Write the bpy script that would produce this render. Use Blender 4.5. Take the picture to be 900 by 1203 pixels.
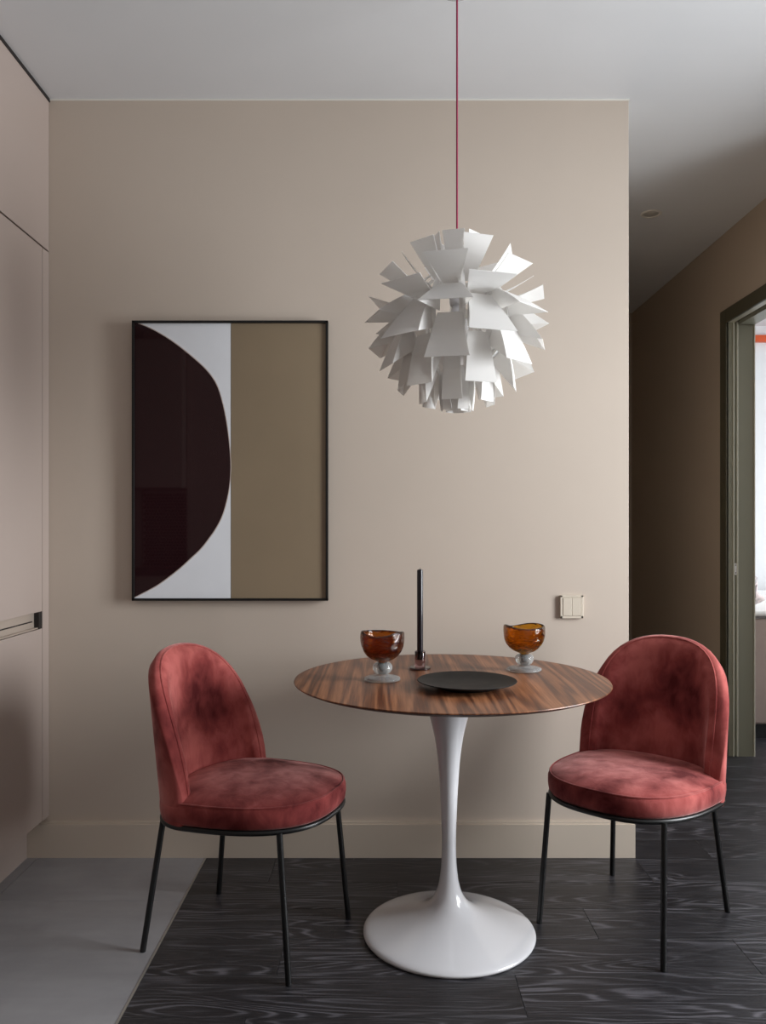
import bpy, bmesh, math, random
from mathutils import Vector, Matrix

for o in list(bpy.data.objects):
    bpy.data.objects.remove(o)
S = bpy.context.scene
C = S.collection
PI = math.pi
rad = math.radians
random.seed(7)

# ------------------------------------------------------------------ camera
CAM_H = 1.173
F = 950.0                     # focal length in pixels of the 900x1203 frame
cam_d = bpy.data.cameras.new('camera')
cam_d.sensor_fit = 'HORIZONTAL'
cam_d.sensor_width = 36.0
cam_d.lens = F / 900.0 * 36.0
cam_d.shift_x = 1.0 / 900.0
cam_d.shift_y = 19.5 / 900.0
cam_d.clip_start = 0.02
cam = bpy.data.objects.new('camera', cam_d)
cam.location = (0, 0, CAM_H)
cam.rotation_euler = (PI / 2, 0, 0)
C.objects.link(cam)
S.camera = cam

# ------------------------------------------------------------------ light
W = bpy.data.worlds.new('world'); S.world = W
W.use_nodes = True
bg = W.node_tree.nodes['Background']
bg.inputs['Color'].default_value = (0.75, 0.86, 1.0, 1)
bg.inputs['Strength'].default_value = 0.45
S.view_settings.view_transform = 'Standard'
S.view_settings.look = 'None'
S.view_settings.gamma = 1.0
S.view_settings.use_curve_mapping = False
S.view_settings.exposure = 0.0
S.cycles.max_bounces = 10
S.cycles.diffuse_bounces = 6
S.cycles.transmission_bounces = 10
S.cycles.transparent_max_bounces = 12
S.cycles.caustics_refractive = False
S.cycles.caustics_reflective = False
S.cycles.sample_clamp_indirect = 6.0

def area(name, loc, direction, sx, sy, power, col=(1, 1, 1), spread=PI):
    l = bpy.data.lights.new(name, 'AREA')
    l.shape = 'RECTANGLE'; l.size = sx; l.size_y = sy
    l.energy = power; l.color = col; l.spread = spread
    o = bpy.data.objects.new(name, l)
    o.location = loc
    o.rotation_euler = Vector(direction).to_track_quat('-Z', 'Y').to_euler()
    C.objects.link(o)
    return o
# daylight through the big window in the right-hand wall of the room
area('window_daylight', (2.595, 1.65, 1.42), (-1, 0, -.08), 1.00, 1.60, 79, (0.95, 0.98, 1.0), rad(135))
# daylight through the bedroom window
area('bedroom_daylight', (4.99, 4.5, 1.5), (-1, 0, -.35), 2.0, 1.9, 125, (0.90, 0.95, 1.0), rad(140))
# weak fill light added behind the camera, at an unseen made-up window
area('rear_fill', (1.4, -0.54, 1.6), (0, 1, 0), 1.3, 1.3, 2, (0.96, 0.98, 1.0))

# ------------------------------------------------------------------ materials
def srgb(r, g, b):
    f = lambda c: (c / 255 / 12.92) if c / 255 <= 0.04045 else ((c / 255 + 0.055) / 1.055) ** 2.4
    return (f(r), f(g), f(b), 1)

class NT:
    def __init__(s, name):
        s.m = bpy.data.materials.new(name); s.m.use_nodes = True
        s.t = s.m.node_tree; s.b = s.t.nodes['Principled BSDF']
    def n(s, typ, **kw):
        x = s.t.nodes.new(typ)
        for k, v in kw.items():
            if k.startswith('_'): setattr(x, k[1:], v)
        return x
    def l(s, a, b): s.t.links.new(a, b)
    def coords(s, scale=(1, 1, 1), rot=(0, 0, 0), gen='Object', rnd=False):
        tc = s.n('ShaderNodeTexCoord'); mp = s.n('ShaderNodeMapping')
        mp.inputs['Scale'].default_value = scale
        mp.inputs['Rotation'].default_value = rot
        src = tc.outputs[gen]
        if rnd:
            oi = s.n('ShaderNodeObjectInfo')
            mul = s.n('ShaderNodeMath', _operation='MULTIPLY'); mul.inputs[1].default_value = 37.0
            s.l(oi.outputs['Random'], mul.inputs[0])
            cmb = s.n('ShaderNodeCombineXYZ')
            s.l(mul.outputs[0], cmb.inputs[0]); s.l(mul.outputs[0], cmb.inputs[1]); s.l(mul.outputs[0], cmb.inputs[2])
            ad = s.n('ShaderNodeVectorMath', _operation='ADD')
            s.l(src, ad.inputs[0]); s.l(cmb.outputs[0], ad.inputs[1]); src = ad.outputs[0]
        s.l(src, mp.inputs['Vector'])
        return mp.outputs['Vector']
    def noise(s, vec, scale, detail=4, rough=0.55, dist=0.0):
        x = s.n('ShaderNodeTexNoise')
        x.inputs['Scale'].default_value = scale; x.inputs['Detail'].default_value = detail
        x.inputs['Roughness'].default_value = rough; x.inputs['Distortion'].default_value = dist
        s.l(vec, x.inputs['Vector']); return x.outputs['Fac']
    def math(s, op, a, b=None):
        x = s.n('ShaderNodeMath', _operation=op)
        for i, v in enumerate((a, b)):
            if v is None: continue
            if isinstance(v, (int, float)): x.inputs[i].default_value = v
            else: s.l(v, x.inputs[i])
        return x.outputs[0]
    def ramp(s, fac, stops):
        x = s.n('ShaderNodeValToRGB'); e = x.color_ramp.elements
        while len(e) < len(stops): e.new(0.5)
        for el, (p, c) in zip(e, stops): el.position = p; el.color = c
        s.l(fac, x.inputs[0]); return x.outputs[0]
    def mix(s, fac, a, b, mode='MIX'):
        x = s.n('ShaderNodeMix', _data_type='RGBA', _blend_type=mode)
        for i, v in ((0, fac), (6, a), (7, b)):
            if isinstance(v, (int, float)): x.inputs[i].default_value = v
            elif isinstance(v, tuple): x.inputs[i].default_value = v
            else: s.l(v, x.inputs[i])
        return x.outputs[2]
    def bump(s, h, strength=0.3, dist=0.002):
        x = s.n('ShaderNodeBump'); x.inputs['Strength'].default_value = strength
        x.inputs['Distance'].default_value = dist
        s.l(h, x.inputs['Height']); s.l(x.outputs[0], s.b.inputs['Normal'])
    def set(s, **kw):
        for k, v in kw.items():
            k = k.replace('_', ' ')
            if isinstance(v, (int, float, tuple)): s.b.inputs[k].default_value = v
            else: s.l(v, s.b.inputs[k])
        return s.m

def paint(name, col, rough=0.6, bump=0.08, vary=0.03, scale=60):
    t = NT(name); v = t.coords()
    n1 = t.noise(v, 1.3, 3); n2 = t.noise(v, scale, 3)
    dk = tuple(c * (1 - vary) for c in col[:3]) + (1,)
    lt = tuple(min(1, c * (1 + vary)) for c in col[:3]) + (1,)
    c = t.ramp(n1, [(0.3, dk), (0.7, lt)])
    t.bump(n2, bump, 0.001)
    return t.set(Base_Color=c, Roughness=rough)

def plain(name, col, rough=0.4, metal=0.0, spec=0.5, coat=0.0):
    t = NT(name); v = t.coords(); n1 = t.noise(v, 25, 3)
    r = t.math('MULTIPLY_ADD', n1, 0.12); t.t.nodes[-1].inputs[2].default_value = max(0.0, rough - 0.06)
    t.set(Base_Color=col, Metallic=metal, Specular_IOR_Level=spec, Coat_Weight=coat)
    t.l(r, t.b.inputs['Roughness'])
    return t.m

M = {}
M['wall'] = paint('wall_paint', srgb(199, 186, 173), 0.7)
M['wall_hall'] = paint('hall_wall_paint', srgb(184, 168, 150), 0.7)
M['ceiling'] = paint('ceiling_paint', srgb(220, 222, 225), 0.75)
M['ceiling_line'] = plain('edge_line_white', srgb(225, 222, 215), 0.5)
M['skirting'] = paint('skirting_paint', srgb(208, 195, 180), 0.45, 0.02)
M['cabinet'] = paint('matt_taupe_lacquer', srgb(176, 161, 153), 0.42, 0.015, 0.02)
M['cabinet_dark'] = plain('dark_gap', srgb(30, 24, 22), 0.7)
M['groove'] = plain('anodised_grip', srgb(190, 176, 164), 0.35, 0.3)
M['black_metal'] = plain('black_powder_coat', srgb(13, 13, 14), 0.38)
M['frame_black'] = plain('black_frame', srgb(12, 11, 11), 0.35)
M['white_gloss'] = plain('white_gloss_enamel', srgb(222, 222, 226), 0.16, 0, 0.5, 0.6)
M['switch'] = plain('ivory_plastic', srgb(214, 204, 188), 0.35)
M['jamb'] = paint('grey_green_lacquer', srgb(140, 140, 124), 0.4, 0.02, 0.02)
M['jamb_edge'] = plain('pale_edge', srgb(205, 205, 190), 0.35)
M['casing'] = paint('hall_casing_shaded', srgb(82, 78, 62), 0.5, 0.02)  # the shade on the hall side is put into this dark colour
M['bed_wall'] = paint('bedroom_white_paint', srgb(228, 230, 232), 0.7)
M['orange'] = paint('orange_red_lacquer', srgb(205, 80, 24), 0.45, 0.02)
M['chrome'] = plain('satin_steel', srgb(215, 215, 212), 0.25, 1.0)
M['strip'] = plain('pale_metal_strip', srgb(190, 186, 180), 0.3, 0.7)
M['spot_lens'] = plain('frosted_lens', srgb(190, 186, 180), 0.3)
M['latch'] = plain('white_nickel', srgb(232, 232, 232), 0.35)
M['plate'] = plain('matt_black_stoneware', srgb(15, 15, 16), 0.55, 0, 0.3)
M['counter'] = plain('dark_stone', srgb(60, 56, 56), 0.3)
M['kitchen_wall'] = paint('kitchen_wall_paint', srgb(120, 110, 103), 0.6)
M['white_sheet'] = paint('white_cotton', srgb(236, 236, 236), 0.9, 0.2)
M['black_plinth'] = plain('black_plinth', srgb(9, 9, 10), 0.6)
M['grey_line'] = plain('grey_piping', srgb(110, 104, 104), 0.7)
M['sub'] = plain('dark_underlay', srgb(14, 14, 15), 0.8)
M['cord'] = paint('burgundy_textile_cord', srgb(150, 44, 80), 0.8, 0.3, 0.1, 900)
M['candle'] = plain('midnight_wax', srgb(20, 14, 24), 0.30, 0, 0.5, 0.2)
M['hex'] = plain('dark_hex_tile', srgb(44, 34, 48), 0.3)
M['grout'] = plain('pale_grout', srgb(238, 226, 226), 0.8)

def wood_floor():
    t = NT('black_oak_plank')
    v = t.coords((0.6, 4.6, 1), rnd=True)
    big = t.noise(v, 1.7, 2.0, 0.45, 0.25)
    ph = t.math('MULTIPLY', big, 150.0)
    s1 = t.math('SINE', ph)
    s1 = t.math('MULTIPLY_ADD', s1, 0.5); t.t.nodes[-1].inputs[2].default_value = 0.5
    ring = t.math('POWER', s1, 2.6)
    v2 = t.coords((5.0, 230, 1), rnd=True)
    fib = t.noise(v2, 2.0, 5, 0.65)
    v3 = t.coords((1.2, 7, 1), rnd=True)
    patch = t.noise(v3, 1.6, 3, 0.5)
    pm = t.ramp(patch, [(0.38, (.25, .25, .25, 1)), (0.62, (1, 1, 1, 1))])
    g = t.math('MULTIPLY', ring, pm)
    fm = t.ramp(fib, [(0.35, (0, 0, 0, 1)), (0.75, (1, 1, 1, 1))])
    h = t.math('MULTIPLY_ADD', g, 0.50)
    t.l(t.math('MULTIPLY', fm, 0.50), t.t.nodes[-2].inputs[2])
    c = t.ramp(h, [(0.0, srgb(24, 23, 26)), (0.35, srgb(50, 49, 53)), (0.85, srgb(112, 110, 117))])
    oi = t.n('ShaderNodeObjectInfo')
    br = t.ramp(oi.outputs['Random'], [(0.0, (0.82, 0.82, 0.82, 1)), (1.0, (1, 1, 1, 1))])
    c = t.mix(1.0, c, br, 'MULTIPLY')
    t.bump(h, 0.35, 0.0012)
    return t.set(Base_Color=c, Roughness=0.36, Specular_IOR_Level=0.5)
M['plank'] = wood_floor()

def walnut():
    t = NT('walnut_veneer')
    r = (0, 0, rad(-10))
    v = t.coords((9.0, 0.42, 1), r)
    big = t.noise(v, 1.5, 2, 0.4, 0.12)
    s1 = t.math('SINE', t.math('MULTIPLY', big, 46.0))
    s1 = t.math('MULTIPLY_ADD', s1, 0.5); t.t.nodes[-1].inputs[2].default_value = 0.5
    v2 = t.coords((120, 3.0, 1), r)
    fib = t.noise(v2, 1.5, 5, 0.7)
    v3 = t.coords((14, 0.5, 1), r)
    band = t.noise(v3, 1.0, 2, 0.5)
    c1 = t.ramp(t.math('ADD', t.math('MULTIPLY', s1, 0.28), t.math('MULTIPLY', fib, 0.78)),
                [(0.20, srgb(56, 30, 20)), (0.42, srgb(106, 63, 42)), (0.60, srgb(144, 92, 61)), (0.85, srgb(184, 127, 90))])
    c2 = t.ramp(band, [(0.35, (0.45, 0.42, 0.42, 1)), (0.55, (1, 1, 1, 1))])
    c = t.mix(0.6, c1, c2, 'MULTIPLY')
    t.bump(fib, 0.08, 0.0006)
    return t.set(Base_Color=c, Roughness=0.34, Specular_IOR_Level=0.4)
M['walnut'] = walnut()
M['walnut_edge'] = plain('dark_walnut_edge', srgb(92, 55, 45), 0.4)

def velvet():
    t = NT('dusty_rose_velvet')
    v = t.coords()
    a = t.noise(v, 4.2, 3, 0.55, 0.35)
    b = t.noise(t.coords((1, 1, .6), (.5, .2, .4)), 20.0, 5, 0.65, 0.5)
    f = t.noise(v, 900.0, 2, 0.5)
    m = t.math('ADD', t.math('MULTIPLY', a, 0.74), t.math('MULTIPLY', b, 0.26))
    c = t.ramp(m, [(0.38, srgb(88, 30, 32)), (0.50, srgb(142, 64, 62)), (0.62, srgb(184, 98, 93))])
    sh = t.ramp(m, [(0.38, (0.12, 0.12, 0.12, 1)), (0.62, (0.95, 0.95, 0.95, 1))])
    h = t.math('ADD', t.math('MULTIPLY', m, 1.0), t.math('MULTIPLY', f, 0.06))
    t.bump(h, 0.45, 0.012)
    t.set(Base_Color=c, Roughness=0.85, Specular_IOR_Level=0.15, Sheen_Roughness=0.38,
          Sheen_Tint=(0.95, 0.55, 0.53, 1))
    t.l(sh, t.b.inputs['Sheen Weight'])
    return t.m
M['velvet'] = velvet()

def fabric(name, col, sc=350):
    t = NT(name); v = t.coords()
    n = t.noise(v, sc, 3); n2 = t.noise(v, 7, 3)
    c = t.ramp(t.math('ADD', t.math('MULTIPLY', n, 0.6), t.math('MULTIPLY', n2, 0.4)),
               [(0.3, tuple(x * 0.75 for x in col[:3]) + (1,)), (0.7, col)])
    t.bump(n, 0.4, 0.002)
    return t.set(Base_Color=c, Roughness=0.9, Sheen_Weight=0.3)
M['bed_fabric'] = fabric('grey_beige_upholstery', srgb(178, 160, 152))

def pillow_fab():
    t = NT('grey_pink_print'); v = t.coords()
    n = t.noise(v, 14, 2, 0.5, 1.0)
    c = t.ramp(n, [(0.38, srgb(96, 84, 86)), (0.47, srgb(232, 214, 210)), (0.6, srgb(150, 146, 148)), (0.72, srgb(238, 232, 230))])
    return t.set(Base_Color=c, Roughness=0.9)
M['pillow'] = pillow_fab()

def tile_mat():
    t = NT('grey_porcelain_tile'); v = t.coords((1, 1, 1), rnd=True)
    n = t.noise(v, 2.2, 6, 0.6, 0.4); n2 = t.noise(t.coords((1, 5, 1), rnd=True), 3, 4)
    c = t.ramp(t.math('ADD', t.math('MULTIPLY', n, 0.7), t.math('MULTIPLY', n2, 0.3)),
               [(0.3, srgb(134, 133, 136)), (0.7, srgb(164, 163, 166))])
    t.bump(n, 0.06, 0.001)
    return t.set(Base_Color=c, Roughness=0.48)
M['tile'] = tile_mat()

def shade_mat():
    t = NT('white_lamp_foil')
    t.set(Base_Color=srgb(246, 246, 246), Roughness=0.45)
    tr = t.n('ShaderNodeBsdfTranslucent'); tr.inputs['Color'].default_value = (0.95, 0.93, 0.90, 1)
    mx = t.n('ShaderNodeMixShader'); mx.inputs[0].default_value = 0.42
    out = t.t.nodes['Material Output']
    t.l(t.b.outputs[0], mx.inputs[1]); t.l(tr.outputs[0], mx.inputs[2]); t.l(mx.outputs[0], out.inputs['Surface'])
    return t.m
M['shade'] = shade_mat()

def glass(name, col, rough=0.0, ior=1.47, bump=0.0):
    t = NT(name); v = t.coords()
    t.set(Base_Color=col, Roughness=rough, Transmission_Weight=1.0, IOR=ior)
    if bump:
        n = t.noise(t.coords((1, 1, 2.6)), 26, 2, 0.5, 1.5); t.bump(n, bump, 0.012)
    return t.m
M['amber'] = glass('amber_glass', srgb(212, 150, 46), 0.02, 1.45, 0.45)
M['amber_dark'] = glass('dark_amber_glass', srgb(176, 100, 34), 0.02, 1.45, 0.45)
def clear_glass():
    m = glass('clear_glass', srgb(240, 248, 248), 0.0, 1.47, 0.1); nt = m.node_tree
    tr = nt.nodes.new('ShaderNodeBsdfTransparent'); tr.inputs[0].default_value = (.93, .95, .95, 1)
    df = nt.nodes.new('ShaderNodeBsdfDiffuse'); df.inputs[0].default_value = (.85, .9, .92, 1)
    m1 = nt.nodes.new('ShaderNodeMixShader'); m1.inputs[0].default_value = .42
    m2 = nt.nodes.new('ShaderNodeMixShader'); m2.inputs[0].default_value = .20
    b = nt.nodes['Principled BSDF']; out = nt.nodes['Material Output']
    nt.links.new(b.outputs[0], m1.inputs[1]); nt.links.new(tr.outputs[0], m1.inputs[2])
    nt.links.new(m1.outputs[0], m2.inputs[1]); nt.links.new(df.outputs[0], m2.inputs[2])
    nt.links.new(m2.outputs[0], out.inputs['Surface'])
    return m
M['clear'] = clear_glass()
M['core'] = plain('dark_glass_core', srgb(22, 8, 4), 0.1, 0, 0.6)
M['smoke'] = glass('smoky_glass', srgb(168, 138, 140), 0.02, 1.45)
M['pane'] = glass('window_pane', (0.97, 0.99, 1, 1), 0.0, 1.02)

def art_glass(name, col, rough=0.03, spec=0.5):
    t = NT(name); v = t.coords(); n = t.noise(v, 3, 4)
    c = t.ramp(n, [(0.3, tuple(x * 0.93 for x in col[:3]) + (1,)), (0.7, col)])
    return t.set(Base_Color=c, Roughness=rough, Specular_IOR_Level=spec)
M['art_dark'] = art_glass('glazed_maroon_print', srgb(40, 20, 23))
M['art_white'] = art_glass('glazed_white_print', srgb(240, 244, 250))
M['art_olive'] = art_glass('glazed_olive_print', srgb(142, 126, 104))
M['art_line'] = art_glass('pale_outline_print', srgb(200, 185, 178))

# ------------------------------------------------------------------ helpers
def bm_obj(name, bm, mat, parent=None, smooth=False, angle=None):
    me = bpy.data.meshes.new(name)
    bmesh.ops.recalc_face_normals(bm, faces=bm.faces)
    bm.to_mesh(me); bm.free()
    me.materials.append(mat)
    if smooth:
        for p in me.polygons: p.use_smooth = True
        if angle: me.set_sharp_from_angle(angle=rad(angle))
    o = bpy.data.objects.new(name, me); C.objects.link(o)
    if parent: o.parent = parent
    return o

def add_box(bm, x0, x1, y0, y1, z0, z1, bev=0.0):
    vs = [bm.verts.new((x, y, z)) for x in (x0, x1) for y in (y0, y1) for z in (z0, z1)]
    fs = [(0, 1, 3, 2), (4, 6, 7, 5), (0, 4, 5, 1), (2, 3, 7, 6), (0, 2, 6, 4), (1, 5, 7, 3)]
    faces = [bm.faces.new([vs[i] for i in f]) for f in fs]
    if bev > 0:
        es = list({e for f in faces for e in f.edges})
        bmesh.ops.bevel(bm, geom=es, offset=bev, segments=2, profile=0.5, affect='EDGES')

def box(name, x0, x1, y0, y1, z0, z1, mat, parent=None, bev=0.0):
    bm = bmesh.new(); add_box(bm, x0, x1, y0, y1, z0, z1, bev)
    return bm_obj(name, bm, mat, parent)

def add_lathe(bm, prof, n=48, cx=0, cy=0, wob=None):
    rings = []
    for j, (r, z) in enumerate(prof):
        if r < 1e-6:
            rings.append([bm.verts.new((cx, cy, z))]); continue
        ring = []
        for i in range(n):
            a = 2 * PI * i / n
            dr, dz = wob(a, j, r, z) if wob else (0, 0)
            ring.append(bm.verts.new((cx + (r + dr) * math.cos(a), cy + (r + dr) * math.sin(a), z + dz)))
        rings.append(ring)
    for a, b in zip(rings, rings[1:]):
        if len(a) == 1 and len(b) == 1: continue
        for i in range(n):
            k = (i + 1) % n
            if len(a) == 1: bm.faces.new((a[0], b[i], b[k]))
            elif len(b) == 1: bm.faces.new((a[i], a[k], b[0]))
            else: bm.faces.new((a[i], a[k], b[k], b[i]))

def lathe(name, prof, mat, parent=None, n=48, wob=None, angle=None, cx=0, cy=0):
    bm = bmesh.new(); add_lathe(bm, prof, n, cx, cy, wob)
    return bm_obj(name, bm, mat, parent, True, angle)

def add_tube(bm, pts, r, n=12, closed=False, r2=None):
    pts = [Vector(p) for p in pts]; rings = []; N = len(pts)
    up = Vector((0, 0, 1))
    for i, p in enumerate(pts):
        if closed: d = (pts[(i + 1) % N] - pts[i - 1]).normalized()
        else: d = (pts[min(i + 1, N - 1)] - pts[max(i - 1, 0)]).normalized()
        u = up if abs(d.dot(up)) < 0.95 else Vector((1, 0, 0))
        a = d.cross(u).normalized(); b = d.cross(a).normalized()
        rr = r if r2 is None else r + (r2 - r) * i / (N - 1)
        rings.append([bm.verts.new(p + a * rr * math.cos(2 * PI * k / n) + b * rr * math.sin(2 * PI * k / n)) for k in range(n)])
    pairs = list(zip(rings, rings[1:])) + ([(rings[-1], rings[0])] if closed else [])
    for a, b in pairs:
        for k in range(n): bm.faces.new((a[k], a[(k + 1) % n], b[(k + 1) % n], b[k]))
    if not closed:
        bm.faces.new(rings[0][::-1]); bm.faces.new(rings[-1])

def tube(name, pts, r, mat, parent=None, n=12, closed=False, r2=None):
    bm = bmesh.new(); add_tube(bm, pts, r, n, closed, r2)
    return bm_obj(name, bm, mat, parent, True, 40)

def thing(name, label, cat, loc=(0, 0, 0), rotz=0, group=None):
    o = bpy.data.objects.new(name, None); C.objects.link(o)
    o.empty_display_size = 0.1
    o.location = loc; o.rotation_euler = (0, 0, rotz)
    o['label'] = label; o['category'] = cat
    if group: o['group'] = group
    return o
def tag(o, label, cat, group=None):
    o['label'] = label; o['category'] = cat
    if group: o['group'] = group
    return o
def struct(o):
    o['kind'] = 'structure'; return o
def dup(root, loc, rotz, label):
    r = root.copy(); C.objects.link(r); r.location = loc; r.rotation_euler = (0, 0, rotz); r['label'] = label
    for ch in list(root.children):
        c = ch.copy(); C.objects.link(c); c.parent = r
        for g in list(ch.children):
            d = g.copy(); C.objects.link(d); d.parent = c
    return r

# ------------------------------------------------------------------ room shell
ZC = 2.712                     # ceiling height
YW = 2.898                     # painted face of the back wall
XR = 0.884                     # its right-hand corner
XH = 1.785                     # hall's right wall
XL = -1.86                     # left wall behind the cabinets
XW = 2.60                      # window wall
YB = -0.55                     # wall behind the camera
struct(box('floor', XL - .15, 5.3, YB - .3, 6.4, -0.2, -0.012, M['sub']))
struct(box('ceiling', XL - .15, 5.3, YB - .3, 6.4, ZC, ZC + 0.15, M['ceiling']))
struct(box('wall_back', XL - .15, XR, YW, YW + 0.14, -0.012, ZC, M['wall'], bev=0.002))
struct(box('wall_hall_left', XR - .14, XR, YW + .14, 5.78, -0.012, ZC, M['wall_hall']))
struct(box('wall_hall_end', XR - .14, XH + .14, 5.78, 5.9, -0.012, ZC, M['wall_hall']))
struct(box('wall_left', XL - .15, XL, YB - .15, YW, -0.012, ZC, M['kitchen_wall']))
struct(box('wall_right_front', XH + .14, XW, 2.85, 2.98, -0.012, ZC, M['wall']))
# hall's right wall, with the bedroom doorway
DY0, DY1, DZ = 3.30, 4.165, 2.235
bm = bmesh.new()
add_box(bm, XH, XH + .14, 2.85, DY0, -0.012, ZC)
add_box(bm, XH, XH + .14, DY1 + .03, 5.78, -0.012, ZC)
add_box(bm, XH, XH + .14, DY0, DY1 + .03, DZ + .02, ZC)
struct(bm_obj('wall_hall_right', bm, M['wall_hall']))
# window wall, rear wall
def wall_with_hole(name, axis, pos, th, a0, a1, h0, h1, z0, z1, mat):
    bm = bmesh.new()
    for (p0, p1, q0, q1) in ((a0, h0, -.012, ZC), (h1, a1, -.012, ZC), (h0, h1, -.012, z0), (h0, h1, z1, ZC)):
        if axis == 'x': add_box(bm, pos, pos + th, p0, p1, q0, q1)
        else: add_box(bm, p0, p1, pos, pos + th, q0, q1)
    return struct(bm_obj(name, bm, mat))
wall_with_hole('wall_right', 'x', XW, .15, YB - .15, 2.98, 1.05, 2.25, 0.50, 2.32, M['wall'])
wall_with_hole('wall_rear', 'y', YB - .15, .15, XL, XW, .7, 2.1, 0.9, 2.3, M['wall'])
wall_with_hole('wall_bedroom_right', 'x', 5.0, .12, 3.0, 6.3, 3.5, 5.8, 0.5, 2.5, M['bed_wall'])
struct(box('wall_bedroom_back', XH + .14, 5.0, 6.14, 6.3, -0.012, ZC, M['bed_wall']))
struct(box('wall_bedroom_front', XW + .15, 5.0, 3.0, 3.13, -0.012, ZC, M['bed_wall']))

def window(name, axis, pos, h0, h1, z0, z1, mull):
    bm = bmesh.new(); t = .05; d0, d1 = pos + .03, pos + .09
    def b(p0, p1, q0, q1, dd=(d0, d1), B=None):
        B = B or bm
        if axis == 'x': add_box(B, dd[0], dd[1], p0, p1, q0, q1)
        else: add_box(B, p0, p1, dd[0], dd[1], q0, q1)
    b(h0, h1, z0, z0 + t); b(h0, h1, z1 - t, z1); b(h0, h0 + t, z0, z1); b(h1 - t, h1, z0, z1)
    for k in range(1, mull):
        m = h0 + (h1 - h0) * k / mull; b(m - .03, m + .03, z0, z1)
    o = struct(bm_obj(name, bm, M['white_gloss']))
    for k in range(mull):
        B = bmesh.new()
        b(h0 + (h1 - h0) * k / mull, h0 + (h1 - h0) * (k + 1) / mull, z0, z1, (pos + .055, pos + .06), B)
        bm_obj('pane', B, M['pane'], o)
    return o
window('window_1', 'x', XW, 1.05, 2.25, 0.50, 2.32, 2)
window('window_2', 'x', 5.0, 3.5, 5.8, 0.5, 2.5, 2)
window('window_3', 'y', YB - .15, .7, 2.1, 0.9, 2.3, 1)  # unseen rear window, added along with the rear fill light
struct(box('trim_1', -1.193, XR + .0025, YW - .003, YW, ZC - .006, ZC, M['ceiling_line']))  # thin white profile; its pale colour draws the bright line along the wall top
struct(box('ceiling_gap_shade', -1.86, -1.19, 2.20, YW, ZC - .012, ZC, M['cabinet_dark']))  # dark strip stands in for the shade in the gap above the cabinet
# baseboard
bm = bmesh.new()
add_box(bm, -1.264, XR + .018, 2.88, YW, 0.0, 0.118)
add_box(bm, -1.264, XR + .012, 2.886, YW, 0.118, 0.126, 0.0)
struct(bm_obj('baseboard_back', bm, M['skirting']))
struct(box('baseboard_hall_left', XR, XR + .018, YW, 5.78, 0, 0.126, M['skirting']))
struct(box('baseboard_hall_right', XH - .015, XH, DY1 + .08, 5.78, 0, 0.1, M['casing']))

# bedroom doorway: casing, stepped jamb with latch plate, head
dr = bpy.data.objects.new('door_1', None); C.objects.link(dr); dr['kind'] = 'structure'; dr.location = (XH, DY1, 0)
def dbox(n, x0, x1, y0, y1, z0, z1, mat, bev=0, parent=None):
    o = box(n, x0 - XH, x1 - XH, y0 - DY1, y1 - DY1, z0, z1, mat, parent or dr, bev); return o
dbox('casing', XH - .014, XH, DY1 - .0, DY1 + .075, 0, DZ + .07, M['casing'], .002)
dbox('casing', XH - .014, XH, DY0 - .075, DY0, 0, DZ + .07, M['casing'], .002)
dbox('casing', XH - .0145, XH, DY0, DY1, DZ, DZ + .07, M['casing'], .002)
jamb = dbox('jamb', XH - .008, XH + .024, DY1, DY1 + .03, 0, DZ, M['jamb'])
dbox('door_leaf', XH + .028, XH + .042, DY1 + .004, DY1 + .03, 0.002, DZ - .002, M['jamb'])
dbox('edge_strip', XH + .022, XH + .028, DY1 - .006, DY1 + .03, 0, DZ, M['jamb_edge'], .001)
dbox('edge_strip', XH + .041, XH + .048, DY1 - .006, DY1 + .03, 0, DZ, M['jamb_edge'], .001)
dbox('jamb', XH + .050, XH + .126, DY1 - .004, DY1 + .03, 0, DZ - .015, M['jamb'])
dbox('edge_strip', XH + .127, XH + .133, DY1 - .010, DY1 + .03, 0, DZ, M['jamb_edge'], .001)
dbox('jamb', XH - .008, XH + .133, DY0 - .03, DY0, 0, DZ, M['jamb'])
dbox('head_panel', XH - .008, XH + .03, DY0, DY1, DZ, DZ + .02, M['jamb_edge'])
dbox('head_panel', XH + .05, XH + .133, DY0, DY1, DZ - .012, DZ + .02, M['jamb'])
dbox('head_track', XH + .03, XH + .05, DY0, DY1, DZ + .004, DZ + .02, M['chrome'])
lp = dbox('latch_plate', XH + .028, XH + .041, DY1 - .004, DY1 + .004, 0.935, 0.995, M['latch'], .0008)
lp['label'] = 'chrome latch plate'
for z in (0.943, 0.982):
    dbox('screw', XH + .032, XH + .037, DY1 - .005, DY1 - .003, z, z + .005, M['black_metal'], 0, dr)

# ------------------------------------------------------------------ floor pieces
fl = bpy.data.objects['floor']
plank_meshes = {}
def plank(x0, x1, y0, y1):
    key = (round(x1 - x0, 3), round(y1 - y0, 3))
    if key not in plank_meshes:
        bm = bmesh.new(); L, w = key
        add_box(bm, 0, L, 0, w, -0.012, 0.0)
        top = [e for e in bm.edges if all(v.co.z > -0.001 for v in e.verts)]
        bmesh.ops.bevel(bm, geom=top, offset=0.0006, segments=1, affect='EDGES')
        me = bpy.data.meshes.new('plank'); bmesh.ops.recalc_face_normals(bm, faces=bm.faces); bm.to_mesh(me); bm.free()
        me.materials.append(M['plank']); plank_meshes[key] = me
    o = bpy.data.objects.new('plank', plank_meshes[key]); C.objects.link(o)
    o.location = (x0, y0, 0); o.parent = fl
G = 0.0003
PW, PL = 0.185, 1.277
XT = -0.626
offs = {0: -0.277, -1: 0.349, 1: 0.62, 2: 0.05, 3: 0.9, 4: -0.1, -2: 0.95, -3: 0.15}
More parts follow.
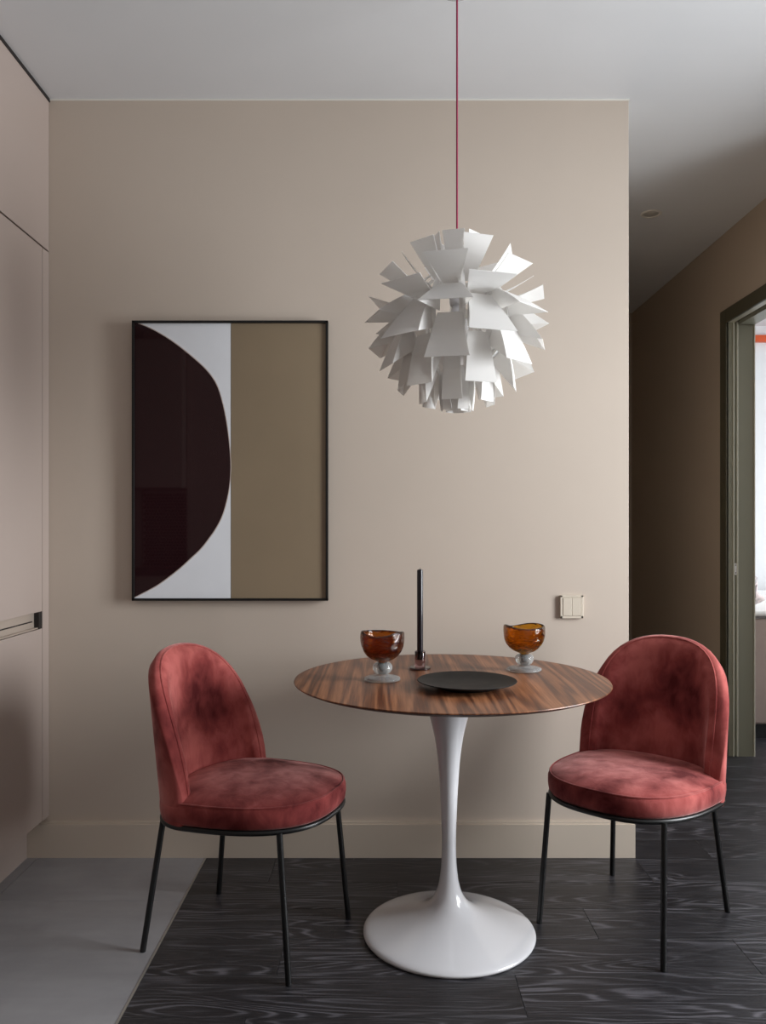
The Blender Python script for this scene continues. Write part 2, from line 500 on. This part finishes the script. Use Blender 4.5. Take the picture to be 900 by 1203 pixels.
for k in range(-13, 22):
    y0 = 2.126 + PW * k; y1 = y0 + PW
    off = offs.get(k, random.uniform(0, PL))
    if y0 > 2.87: lo, hi = XR, 4.6
    else: lo, hi = XT, XW
    if k == 4: y1 = y1
    x = off - math.ceil((off - lo) / PL + 1) * PL
    while x < hi:
        a, b = max(x, lo), min(x + PL, hi)
        if b - a > 0.02:
            plank(a + G, b - G, y0 + G, y1 - G)
        x += PL
tw = 0.60; x = XT - 0.006
tile_rows = [(2.55, 2.90), (1.35, 2.548), (0.15, 1.348), (YB, 0.148)]
for (ya, yb) in tile_rows:
    for (xa, xb) in ((-1.2255, XT - .005), (-1.83, -1.2275)):
        bm = bmesh.new(); add_box(bm, 0, xb - xa, 0, yb - ya, -0.012, 0.0)
        top = [e for e in bm.edges if all(v.co.z > -0.001 for v in e.verts)]
        bmesh.ops.bevel(bm, geom=top, offset=0.0008, segments=1, affect='EDGES')
        o = bm_obj('tile', bm, M['tile'], fl); o.location = (xa, ya, 0)
box('floor_strip', XT - .005, XT, YB, 2.88, -0.012, 0.0012, M['strip'], fl)

# ------------------------------------------------------------------ tall cabinet
CX, CY0, CY1 = -1.193, 2.24, 2.896
t = thing('tall_cabinet', 'tall matt taupe fitted cabinet with recessed grip against left edge of back wall', 'cabinet', (CX, CY1, 0))
def cb(n, x0, x1, y0, y1, z0, z1, mat, bev=0.0, par=None):
    return box(n, x0 - CX, x1 - CX, y0 - CY1, y1 - CY1, z0, z1, mat, par or t, bev)
cb('body', -1.84, CX - .022, CY0, 2.875, 0.14, ZC - .012, M['cabinet_dark'])
cb('side_panel', -1.84, CX - .02, CY0 - .018, CY0, 0.0, ZC - .012, M['cabinet'])
cb('filler_strip', CX - .02, CX, 2.842, CY1, 0.145, 2.160, M['cabinet'], .0012)
cb('door', CX - .02, CX, CY0, CY1, 2.166, ZC - .010, M['cabinet'], .0012)
cb('door', CX - .02, CX, CY0, 2.838, 0.883, 2.160, M['cabinet'], .0012)
cb('door', CX - .02, CX, CY0, 2.838, 0.147, 0.823, M['cabinet'], .0012)
g = cb('handle_recess', CX - .024, CX - .018, CY0, 2.838, 0.823, 0.883, M['groove'])
g['label'] = 'recessed metal grip channel'
cb('grip_slot', CX - .018, CX - .0165, CY0, 2.795, 0.849, 0.853, M['cabinet_dark'], 0, t)
cb('grip_ledge', CX - .020, CX - .004, CY0, 2.812, 0.825, 0.829, M['groove'], 0, t)
cb('end_cap', CX - .018, CX - .001, 2.812, 2.838, 0.823, 0.883, M['cabinet_dark'], 0, t)
cb('plinth', -1.28, -1.264, CY0, 2.879, 0.0, 0.14, M['cabinet'])

# ------------------------------------------------------------------ framed print
ax0, ax1, az0, az1, ayf = -0.888, -0.192, 0.917, 1.911, 2.866
pic = thing('framed_print', 'black framed abstract print with dark maroon half oval beside olive panel on wall', 'picture', (ax0, YW, az0))
def pb(n, x0, x1, y0, y1, z0, z1, mat, bev=0):
    return box(n, x0 - ax0, x1 - ax0, y0 - YW, y1 - YW, z0 - az0, z1 - az0, mat, pic, bev)
fw = 0.0085
bm = bmesh.new()
for (a, b, c, d) in ((ax0, ax1, az0, az0 + fw), (ax0, ax1, az1 - fw, az1), (ax0, ax0 + fw, az0, az1), (ax1 - fw, ax1, az0, az1)):
    add_box(bm, a - ax0, b - ax0, ayf - YW, -0.004, c - az0, d - az0, 0.001)
bm_obj('frame', bm, M['frame_black'], pic)
pb('backing', ax0 + .003, ax1 - .003, 2.880, 2.893, az0 + .003, az1 - .003, M['frame_black'])
xs = (271 - 449) * 2.875 / 950
pb('white_panel', ax0 + fw, xs, 2.8745, 2.8795, az0 + fw, az1 - fw, M['art_white'])
pb('olive_panel', xs + .0015, ax1 - fw, 2.8745, 2.8795, az0 + fw, az1 - fw, M['art_olive'])
cp = [(70, 62), (125, 88), (200, 132), (270, 185), (330, 238), (362, 275), (385, 315), (402, 368), (417, 435), (427, 500), (434, 570), (437, 630),
      (433, 695), (424, 750), (406, 815), (382, 865), (350, 912), (318, 952), (280, 988), (240, 1025), (200, 1057), (165, 1083), (130, 1105), (62, 1141)]
def a2w(px, py):
    X = 140 + px / 3.342; Y = 360 + py / 3.342
    return ((X - 449) * 2.873 / 950 - ax0, CAM_H - (Y - 621) * 2.873 / 950 - az0)
# smooth the outline with a Catmull-Rom pass
P = [a2w(*c) for c in cp]; P[0] = (fw, P[0][1]); P[-1] = (fw, P[-1][1]); Q = []
for i in range(len(P) - 1):
    p0, p1, p2, p3 = P[max(i - 1, 0)], P[i], P[i + 1], P[min(i + 2, len(P) - 1)]
    for s in range(4):
        u = s / 4
        Q.append(tuple(0.5 * ((2 * p1[k]) + (-p0[k] + p2[k]) * u + (2 * p0[k] - 5 * p1[k] + 4 * p2[k] - p3[k]) * u * u + (-p0[k] + 3 * p1[k] - 3 * p2[k] + p3[k]) * u ** 3) for k in (0, 1)))
Q.append(P[-1])
def outline(name, pts, y0, y1, mat):
    bm = bmesh.new()
    a = [bm.verts.new((x, y0 - YW, z)) for x, z in pts]; b = [bm.verts.new((x, y1 - YW, z)) for x, z in pts]
    bm.faces.new(a); bm.faces.new(b[::-1]); n = len(pts)
    for i in range(n): bm.faces.new((a[i], a[(i + 1) % n], b[(i + 1) % n], b[i]))
    return bm_obj(name, bm, mat, pic)
lim = xs - ax0
outline('half_oval_outline', [(min(x * 1.0 + .0025, lim + .003), z + (.0022 if i < len(Q) / 2 else -.0022)) if 0 < i < len(Q) - 1 else (x, z + (.002 if i == 0 else -.002)) for i, (x, z) in enumerate(Q)], 2.8740, 2.8744, M['art_line'])
outline('half_oval', Q, 2.8735, 2.8739, M['art_dark'])

# ------------------------------------------------------------------ light switch
sx0, sx1, sz0, sz1 = 0.636, 0.718, 0.853, 0.934
sw = thing('light_switch', 'ivory double rocker light switch on wall above right end of table', 'light switch', ((sx0 + sx1) / 2, YW, (sz0 + sz1) / 2))
h = 0.041
box('back_plate', -h, h, -.010, 0, -h, h, M['switch'], sw, .003)
bm = bmesh.new()
for (a, b, c, d) in ((-h, h, -h, -h + .009), (-h, h, h - .007, h), (-h, -h + .008, -h, h), (h - .008, h, -h, h)):
    add_box(bm, a, b, -.013, -.009, c, d, .001)
bm_obj('rim', bm, M['switch'], sw)
box('rocker', -.032, -.0004, -.0145, -.009, -.031, .033, M['switch'], sw, .0012)
box('rocker', .0004, .032, -.0145, -.009, -.031, .033, M['switch'], sw, .0012)

# ------------------------------------------------------------------ recessed hall spot
sp = thing('recessed_spotlight', 'small unlit round spotlight recessed in hall ceiling', 'ceiling light', (1.314, 3.95, ZC))
lathe('rim', [(0.036, -.001), (0.038, -.005), (0.047, -.005), (0.050, -.002), (0.050, .0)], M['ceiling_line'], sp, 32)
lathe('lens', [(0, .0), (0.037, -.0005), (.037, -.002), (0.0, -.0025)], M['spot_lens'], sp, 32)

# ------------------------------------------------------------------ pendant lamp
LX, LY, LZ, R = 0.213, 2.30, 1.757, 0.253
lamp = thing('pendant_lamp', 'white globe pendant lamp of overlapping folded blades on burgundy cord', 'pendant lamp', (LX, LY, ZC))
tube('cord', [(0, 0, -0.01), (0, 0, LZ - ZC + .60 * R)], 0.0027, M['cord'], lamp, 8)
lathe('ceiling_cup', [(0, 0), (0.05, 0), (0.052, -.006), (0.03, -.011), (0.0, -.012)], M['white_gloss'], lamp, 32)
lathe('lamp_socket', [(0, .16), (.012, .16), (.02, .13), (.022, .06), (.020, .05), (0, .05)], M['white_gloss'], lamp, 24).location = (0, 0, LZ - ZC)
b = lathe('bulb', [(0, .052), (.014, .05), (.018, .03), (.032, .0), (.034, -.02), (.024, -.045), (0, -.055)], M['white_gloss'], lamp, 24)
b.location = (0, 0, LZ - ZC)
def blade_mesh(phi):
    a = rad(phi)
    tip = Vector((R * math.cos(a), R * math.sin(a)))
    if phi > 10:
        de = rad({17: 12, 33: 27, 53: 50, 75: 78}[phi]); L = {17: .50, 33: .50, 53: .52, 75: .46}[phi] * R
        base = tip - L * Vector((math.cos(de), math.sin(de)))
    else:
        de = rad({0: 32, -17: 52, -33: 66, -50: 80, -66: 88, -80: 92, -84: 92}[phi])
        L = {0: .56, -17: .58, -33: .56, -50: .56, -66: .52, -80: .46, -84: .36}[phi] * R
        base = tip - L * Vector((math.cos(de), -math.sin(de)))
    k = 2 * math.tan(rad(15))
    wt = max(k * tip.x * 1.05, .25 * R if phi > 0 else (.23 * R if phi > -70 else .13 * R)); wb = max(k * base.x * 0.80, (.13 if phi > -70 else .10) * R)
    d = (tip - base); n = Vector((-d.y, d.x)).normalized()
    bm = bmesh.new(); rows = []
    N = 5
    for i in range(N + 1):
        u = i / N
        bow = 0.004 * math.sin(PI * u) * (1 if phi <= 10 else -1)
        c = base + d * u + n * bow
        w = wb + (wt - wb) * (u ** 1.1)
        rows.append((c, w))
    th = 0.0006
    fr, bk = [], []
    for c, w in rows:
        # local frame: y-axis tangential, x radial
        fr.append([bm.verts.new((c.x + n.x * th, s * w / 2, c.y + n.y * th)) for s in (-1, 1)])
        bk.append([bm.verts.new((c.x - n.x * th, s * w / 2, c.y - n.y * th)) for s in (-1, 1)])
    for i in range(N):
        bm.faces.new((fr[i][0], fr[i][1], fr[i + 1][1], fr[i + 1][0]))
        bm.faces.new((bk[i][0], bk[i + 1][0], bk[i + 1][1], bk[i][1]))
        for s in (0, 1):
            bm.faces.new((fr[i][s], fr[i + 1][s], bk[i + 1][s], bk[i][s]))
    bm.faces.new((fr[0][0], bk[0][0], bk[0][1], fr[0][1]))
    bm.faces.new((fr[N][0], fr[N][1], bk[N][1], bk[N][0]))
    # folded side flaps that run inward to the ribs
    inner = Vector((tip.x * .56, tip.y * .56)) if abs(phi) < 60 else Vector((tip.x * .62, tip.y * .66))
    for s in (-1, 1):
        wI = k * max(inner.x, .08 * R) * .80
        for q in ((base, wb, rows[2][0], rows[2][1]), ):
            pts = [(c, w) for c, w in rows] + [(inner, wI)]
            va = [bm.verts.new((c.x, s * (w / 2 - .0012), c.y)) for c, w in pts]
            vb = [bm.verts.new((c.x, s * (w / 2 - .0004), c.y)) for c, w in pts]
            for vs_ in (va, vb):
                for i in range(N): bm.faces.new((vs_[i], vs_[i + 1], vs_[-1]))
            bm.faces.new((va[N], vb[N], vb[-1], va[-1])); bm.faces.new((va[0], vb[0], vb[-1], va[-1]))
    me = bpy.data.meshes.new('blade'); bmesh.ops.recalc_face_normals(bm, faces=bm.faces); bm.to_mesh(me); bm.free()
    me.materials.append(M['shade']); return me
for phis, a0 in (((75, 33, 0, -33, -66), -15.0), ((53, 17, -17, -50, -80), 15.0)):
    for phi in phis:
        me = blade_mesh(phi)
        for k in range(6):
            az = a0 + 60 * k
            o = bpy.data.objects.new('blade', me); C.objects.link(o); o.parent = lamp
            o.location = (0, 0, LZ - ZC)
            j = random.uniform(-1.2, 1.2)
            o.rotation_euler = (0, 0, rad(az + j - 90 + 2.0))
me = blade_mesh(-84)
for k in range(6):
    o = bpy.data.objects.new('blade', me); C.objects.link(o); o.parent = lamp
    o.location = (0, 0, LZ - ZC); o.rotation_euler = (0, 0, rad(-15 + 60 * k - 90))
# thin meridional ribs the blades hook into
rib = None
for k in range(12):
    if rib is None:
        bm = bmesh.new(); pts = []
        for i in range(13):
            a = rad(-62 + 124 * i / 12); pts.append((.60 * R * math.cos(a) + .004, 0, .60 * R * math.sin(a)))
        for p, q in zip(pts, pts[1:]):
            vs = [bm.verts.new((p[0], -.009, p[2])), bm.verts.new((p[0], .009, p[2])), bm.verts.new((q[0], .009, q[2])), bm.verts.new((q[0], -.009, q[2]))]
            bm.faces.new(vs)
        bmesh.ops.remove_doubles(bm, verts=bm.verts, dist=1e-5)
        g = bmesh.ops.extrude_face_region(bm, geom=bm.faces[:])
        bmesh.ops.translate(bm, verts=[v for v in g['geom'] if isinstance(v, bmesh.types.BMVert)], vec=(-.001, 0, 0))
        rib = bm_obj('rib', bm, M['shade'], lamp)
        o = rib
    else:
        o = rib.copy(); C.objects.link(o)
    o.location = (0, 0, LZ - ZC); o.rotation_euler = (0, 0, rad(30 * k - 90))

# ------------------------------------------------------------------ pedestal table
TX, TY, TH = 0.200, 2.362, 0.736
tb = thing('pedestal_table', 'round walnut topped table on glossy white trumpet pedestal', 'table', (TX, TY, 0))
RT = 0.4555
lathe('tabletop', [(0, TH - .004), (RT - .012, TH - .004), (RT - .002, TH - .0035), (RT, TH - .002), (RT - .0008, TH), (RT - .004, TH + .0002), (0, TH)][::-1], M['walnut'], tb, 128, None, 30)
lathe('edge_band', [(RT - .060, TH - .022), (RT - .020, TH - .012), (RT - .004, TH - .0055), (RT - .0008, TH - .0035), (RT - .02, TH - .0042)], M['walnut_edge'], tb, 128, None, 50)
prof = [(0, TH - .010), (.13, TH - .010), (.135, TH - .016), (.11, .712), (.088, .698), (.070, .668), (.0585, .635), (.050, .603), (.0425, .570), (.036, .530), (.0315, .490), (.0275, .435), (.0245, .380), (.0222, .325), (.0208, .272), (.0208, .240),
        (.0222, .205), (.0248, .175), (.0290, .148), (.0350, .125), (.0440, .105), (.0560, .089), (.0720, .076), (.095, .063), (.125, .051), (.160, .039), (.195, .0285), (.225, .020), (.240, .0150), (.2475, .0105), (.2495, .006), (.248, .002), (.244, 0), (0, 0)]
# Catmull-Rom refine
pp = []
for i in range(len(prof) - 1):
    p0, p1, p2, p3 = prof[max(i - 1, 0)], prof[i], prof[i + 1], prof[min(i + 2, len(prof) - 1)]
    if 3 < i < len(prof) - 4:
        for s in range(3):
            u = s / 3
            pp.append(tuple(0.5 * ((2 * p1[k]) + (-p0[k] + p2[k]) * u + (2 * p0[k] - 5 * p1[k] + 4 * p2[k] - p3[k]) * u * u + (-p0[k] + 3 * p1[k] - 3 * p2[k] + p3[k]) * u ** 3) for k in (0, 1)))
    else: pp.append(p1)
pp.append(prof[-1])
ped = lathe('pedestal', pp, M['white_gloss'], tb, 96, None, 50)
ped.location = (-.006, -.012, 0)

# ------------------------------------------------------------------ things on the table
# plate
PX, PY = 0.233, 2.222
pl = lathe('plate', [(0, TH + .0002 + .001), (.070, TH + .001), (.074, TH), (.079, TH + .001), (.084, TH + .006), (.110, TH + .0120), (.1345, TH + .0190), (.1365, TH + .0205), (.1355, TH + .0218), (.132, TH + .0212), (.108, TH + .0155), (.085, TH + .0105), (.060, TH + .0085), (0, TH + .0080)], M['plate'], None, 96, None, 60)
for v in pl.data.vertices: v.co.z -= TH
pl.location = (PX, PY, TH + .0003)
tag(pl, 'matt black round plate near front of walnut table', 'plate')

def goblet(name, loc, seed, mat, label):
    rnd = random.Random(seed)
    g = thing(name, label, 'goblet', loc, 0, 'amber goblets on the table')
    ph = [rnd.uniform(0, 6.28) for _ in range(6)]
    def wob(a, j, r, z):
        k = max(0, (z - .05) / .085)
        return (.0012 * k * math.sin(3 * a + ph[0] + z * 40) + .0008 * math.sin(5 * a + ph[1] - z * 90),
                .0035 * k * k * math.sin(2 * a + ph[2]) + .002 * k * k * math.sin(3 * a + ph[3]))
    def foot_wob(a, j, r, z): return (.0010 * math.sin(3 * a + ph[4]) * (r / .05), 0)
    lathe('foot', [(0, 0), (.046, 0), (.0505, .0015), (.0525, .0045), (.051, .0085), (.044, .0110), (.030, .0125), (.018, .0150), (.014, .018), (0, .018)], M['clear'], g, 48, foot_wob)
    lathe('stem_ball', [(0, .0185), (.012, .0185), (.020, .021), (.026, .028), (.0285, .036), (.0275, .044), (.022, .050), (.016, .0515), (0, .0520)], M['clear'], g, 40)
    lathe('stem_core', [(0, .0255), (.006, .0262), (.0095, .030), (.0115, .038), (.0120, .047), (.0125, .0515), (0, .0515)], M['core'], g, 32)
    outer = [(0, .0525), (.014, .053), (.021, .057), (.033, .0620), (.045, .0710), (.0545, .083), (.0605, .096), (.0632, .109), (.0640, .121), (.0635, .131), (.0622, .137), (.0600, .1385)]
    inner = [(.0580, .1365), (.0590, .129), (.0592, .121), (.0583, .110), (.0555, .0985), (.0495, .0865), (.040, .0760), (.028, .0685), (.014, .065), (0, .064)]
    b = lathe('bowl', outer + inner, mat, g, 64, wob)
    return g
goblet('goblet', (0.001, 2.330, TH), 3, M['amber_dark'], 'dark amber glass goblet with pale clear foot, left on table beside candle')
goblet('goblet', (0.437, 2.486, TH), 8, M['amber'], 'honey amber glass goblet with clear foot, right behind the black plate')

# candle and its holder
hx, hy = 0.118, 2.516
ch = thing('candle_holder', 'short smoky glass candle holder with flat disc foot on table', 'candle holder', (hx, hy, TH))
lathe('foot', [(0, 0), (.031, 0), (.033, .001), (.033, .005), (.032, .006), (.0165, .0065), (0, .0065)], M['smoke'], ch, 48, None, 40)
lathe('cup', [(0, .0068), (.0155, .0068), (.0165, .010), (.0165, .054), (.0158, .056), (.0130, .056), (.0118, .0545), (.0112, .030), (0, .029)], M['smoke'], ch, 40, None, 50)
ca = thing('taper_candle', 'slim unlit black dinner candle standing in smoky glass holder', 'candle', (hx, hy, TH + .030))
lathe('wax', [(0, 0), (.0088, 0), (.0095, .003), (.0095, .275), (.0085, .279), (.004, .281), (0, .281)], M['candle'], ca, 32, None, 50)
tube('wick', [(0, 0, .279), (.0003, 0, .283), (.0010, .0004, .286)], .0007, M['black_metal'], ca, 6)

# ------------------------------------------------------------------ velvet chairs
TILT = math.tan(rad(1.4))
def seat_outline(n, grow=0.0):
    pts = []
    for i in range(n):
        a = 2 * PI * i / n; c, s = math.cos(a), math.sin(a)
        if c >= 0: A, B, e = 0.343 + grow, 0.234 + grow, 2.65
        else: A, B, e = 0.158 + grow, 0.234 + grow, 2.1
        x = -0.075 + A * math.copysign(abs(c) ** (2 / e), c); y = B * math.copysign(abs(s) ** (2 / e), s)
        pts.append((x, y))
    return pts
def make_chair(label, loc, rotz):
    t = thing('dining_chair', label, 'chair', loc, rotz, 'velvet dining chairs at the pedestal table')
    n = 72
    # seat: rounded cushion, with domed top
    z0 = 0.383
    prof = [(-.020, 0.0), (-.006, .002), (.000, .010), (.0025, .028), (.002, .046), (-.003, .057), (-.009, .0610), (-.016, .0635), (-.035, .0700), (-.07, .0770), (-.12, .0825), (-.18, .0850)]
    bm = bmesh.new(); rings = []
    for g_, dz in prof:
        rings.append([bm.verts.new((x, y, z0 + dz + (x - .0) * TILT)) for x, y in seat_outline(n, g_)])
    for a, b in zip(rings, rings[1:]):
        for i in range(n): bm.faces.new((a[i], a[(i + 1) % n], b[(i + 1) % n], b[i]))
    bm.faces.new(rings[0][::-1])
    bm.faces.new(rings[-1])
    seat = bm_obj('seat', bm, M['velvet'], t, True, 75)
    tube('piping', [(x, y, z0 + .0585 + x * TILT) for x, y in seat_outline(n, -.004)], .0030, M['velvet'], seat, 6, True)
    # backrest: wraps round the rear half of the seat
    NU, NV = 36, 22
    T = 0.026
    def surf(th, z, off):
        k = max(0, (z - .37) / .455)
        rx = 0.136 - .008 * k + off; ry = 0.208 + off
        cx = -0.072 - .060 * k
        x = cx - rx * math.cos(th); y = ry * math.sin(th)
        return Vector((x, y, z))
    ZT = 0.821
    grids = []
    for off in (-T, T):
        gr = []
        for i in range(NU + 1):
            tt = math.sin(PI / 2 * (-1 + 2 * i / NU)); th = rad(93) * tt
            edge = .405 + (ZT - .405) * max(0.0, 1 - abs(tt) ** 2.25) ** (1 / 2.1)
            col = []
            for j in range(NV + 1):
                v = j / NV
                zb = .370 + (.020 if off < 0 else 0)
                z = zb + (edge - zb) * v
                # pillowy: pull the faces together towards the rim
                de = min((edge - z), (1 - abs(tt)) * .40 + 0.0)
                f = min(1.0, max(0.0, de / .030)); f = math.sqrt(1 - (1 - f) ** 2)
                o_ = off * (0.42 + .58 * f)
                if off < 0: o_ -= .008 * f * math.sin(PI * v)       # inner padding bulges a little
                col.append(surf(th, z, o_))
            gr.append(col)
        grids.append(gr)
    bm = bmesh.new(); vg = [[[bm.verts.new(p) for p in col] for col in gr] for gr in grids]
    inn, out = vg
    # rim vertices, between the faces and a little beyond the edge
    for gr, flip in ((inn, False), (out, True)):
        for i in range(NU):
            for j in range(NV):
                q = (gr[i][j], gr[i + 1][j], gr[i + 1][j + 1], gr[i][j + 1])
                bm.faces.new(q[::-1] if flip else q)
    def loop(gr):
        return [gr[0][j] for j in range(0, NV)] + [gr[i][NV] for i in range(0, NU + 1)] + [gr[NU][j] for j in range(NV - 1, -1, -1)]
    la, lb = loop(inn), loop(out)
    mid = []
    cen = Vector((-.20, 0, .56))
    for a, b in zip(la, lb):
        m = (a.co + b.co) / 2; d = (m - cen); d.x *= .2; d.normalize(); mid.append(bm.verts.new(m + d * .006))
    for i in range(len(la) - 1):
        bm.faces.new((la[i], la[i + 1], mid[i + 1], mid[i])); bm.faces.new((mid[i], mid[i + 1], lb[i + 1], lb[i]))
    for i in range(NU):
        bm.faces.new((inn[i][0], out[i][0], out[i + 1][0], inn[i + 1][0]))
    bmesh.ops.remove_doubles(bm, verts=bm.verts, dist=1e-5)
    pts = [v.co.copy() for v in la if v.is_valid]
    bm2 = [p for p in pts]
    back = bm_obj('backrest', bm, M['velvet'], t, True, 80)
    pip = []
    for p in bm2:
        if not pip or (p - pip[-1]).length > .006: pip.append(p)
    tube('piping', pip, .0028, M['velvet'], back, 6)
    # black ring frame under the upholstery and four splayed legs
    tube('ring_frame', [(x, y, .3775 + x * TILT) for x, y in seat_outline(60, -.006)], .0075, M['black_metal'], t, 10, True)
    for sx, sy in ((1, 1), (1, -1), (-1, 1), (-1, -1)):
        tx = .190 if sx > 0 else -.183
        top = (tx, sy * (.178 if sx > 0 else .160), .377 + tx * TILT); bot = ((.224 if sx > 0 else -.230), sy * .191, 0.004)
        leg = tube('leg', [bot, top], .0083, M['black_metal'], t, 12)
        lathe('glide', [(0, 0), (.0075, 0), (.0082, .002), (.008, .006), (0, .006)], M['black_plinth'], leg, 12, None, None, bot[0], bot[1])
    return t
chair = make_chair('dusty rose velvet dining chair on left, seen from its side, facing right', (-.380, 2.337, 0), math.atan2(-.362, .932))
dup(chair, (.760, 2.438, 0), math.atan2(-.728, -.685), 'dusty rose velvet dining chair right of table, facing the camera and table')

# ------------------------------------------------------------------ bedroom
bed = thing('bed', 'grey beige upholstered bed on black plinth with white sheet seen through doorway', 'bed', (1.985, 4.52, 0))
box('plinth', 0, 1.6, .012, 1.5, 0, .078, M['black_plinth'], bed)
box('base', -.04, 1.7, 0, 1.55, .078, .672, M['bed_fabric'], bed, .012)
box('piping', -.04, 1.7, -.003, 1.55, .670, .680, M['grey_line'], bed)
box('mattress', -.03, 1.69, .004, 1.54, .680, .712, M['white_sheet'], bed, .012)
bm = bmesh.new()
bmesh.ops.create_uvsphere(bm, u_segments=32, v_segments=20, radius=1)
for v in bm.verts:
    x, y, z = v.co
    sq = lambda c: math.copysign(abs(c) ** .6, c)
    v.co = Vector((sq(x) * .13, y * .07 * (1 - .3 * abs(x) ** 3), sq(z) * .125))
    v.co.x += .02 * math.sin(9 * z) ; v.co.x -= .35 * (v.co.z + .125) * (v.co.x > 0)
pw = bm_obj('cushion', bm, M['pillow'], None, True)
pw.location = (2.105, 4.72, .712 + .130); pw.rotation_euler = (rad(-12), 0, rad(6))
tag(pw, 'grey and pink patterned cushion on white bed through doorway', 'cushion')
struct(box('trim_3', XH + .14, 5.0, 6.10, 6.14, 2.585, 2.634, M['orange']))

# ------------------------------------------------------------------ unseen kitchen; its units are guessed, added for the print's glass to mirror
kb = thing('base_cabinet', 'unseen taupe base cabinet with dark worktop, added for the print to mirror', 'cabinet', (-1.86, YB, 0))
box('body', 0.002, .393, 0.002, .58, .1, .84, M['cabinet'], kb, .002)
box('plinth', 0.002, .393, 0.002, .53, 0, .1, M['cabinet_dark'], kb)
box('worktop', 0.002, .393, 0.002, .60, .84, .88, M['counter'], kb, .002)
ks = thing('backsplash', 'dark hexagon mosaic backsplash, faintly mirrored in glass of framed print', 'backsplash', (-1.86, YB, .881))
box('grout', .0, .392, 0.0005, .004, 0, .59, M['grout'], ks)
bm = bmesh.new(); s = .0145
for r in range(24):
    for c in range(16):
        x = .014 + c * s * math.sqrt(3) + (r % 2) * s * math.sqrt(3) / 2; z = .014 + r * s * 1.5 * 1.0
        z = .014 + r * .0245
        if x > .376 or z > .575: continue
        vs = [bm.verts.new((x + .0125 * math.sin(k * PI / 3), .004, z + .0135 * math.cos(k * PI / 3))) for k in range(6)]
        vt = [bm.verts.new((x + .0115 * math.sin(k * PI / 3), .0065, z + .0125 * math.cos(k * PI / 3))) for k in range(6)]
        bm.faces.new(vt)
        for k in range(6): bm.faces.new((vs[k], vs[(k + 1) % 6], vt[(k + 1) % 6], vt[k]))
o = bm_obj('mosaic_tiles', bm, M['hex'], ks); o['kind'] = 'stuff'
kt = thing('tall_larder', 'unseen taupe tall larder cabinet, added for the print to mirror', 'cabinet', (-1.465, YB, 0))
box('body', 0, .85, 0.002, .22, 0.0, 2.60, M['cabinet'], kt, .002)
box('door', 0.003, .847, .222, .240, .1, 1.30, M['cabinet'], kt, .001)
box('door', 0.003, .847, .222, .240, 1.304, 2.59, M['cabinet'], kt, .001)
ku = thing('wall_cabinet', 'unseen taupe wall cabinet above the mosaic backsplash, added for the print to mirror', 'cabinet', (-1.86, YB, 1.475))
box('body', 0.002, .392, 0.002, .33, 0, 1.1, M['cabinet'], ku, .002)
box('door', 0.004, .390, .332, .35, 0.002, 1.09, M['cabinet'], ku, .001)
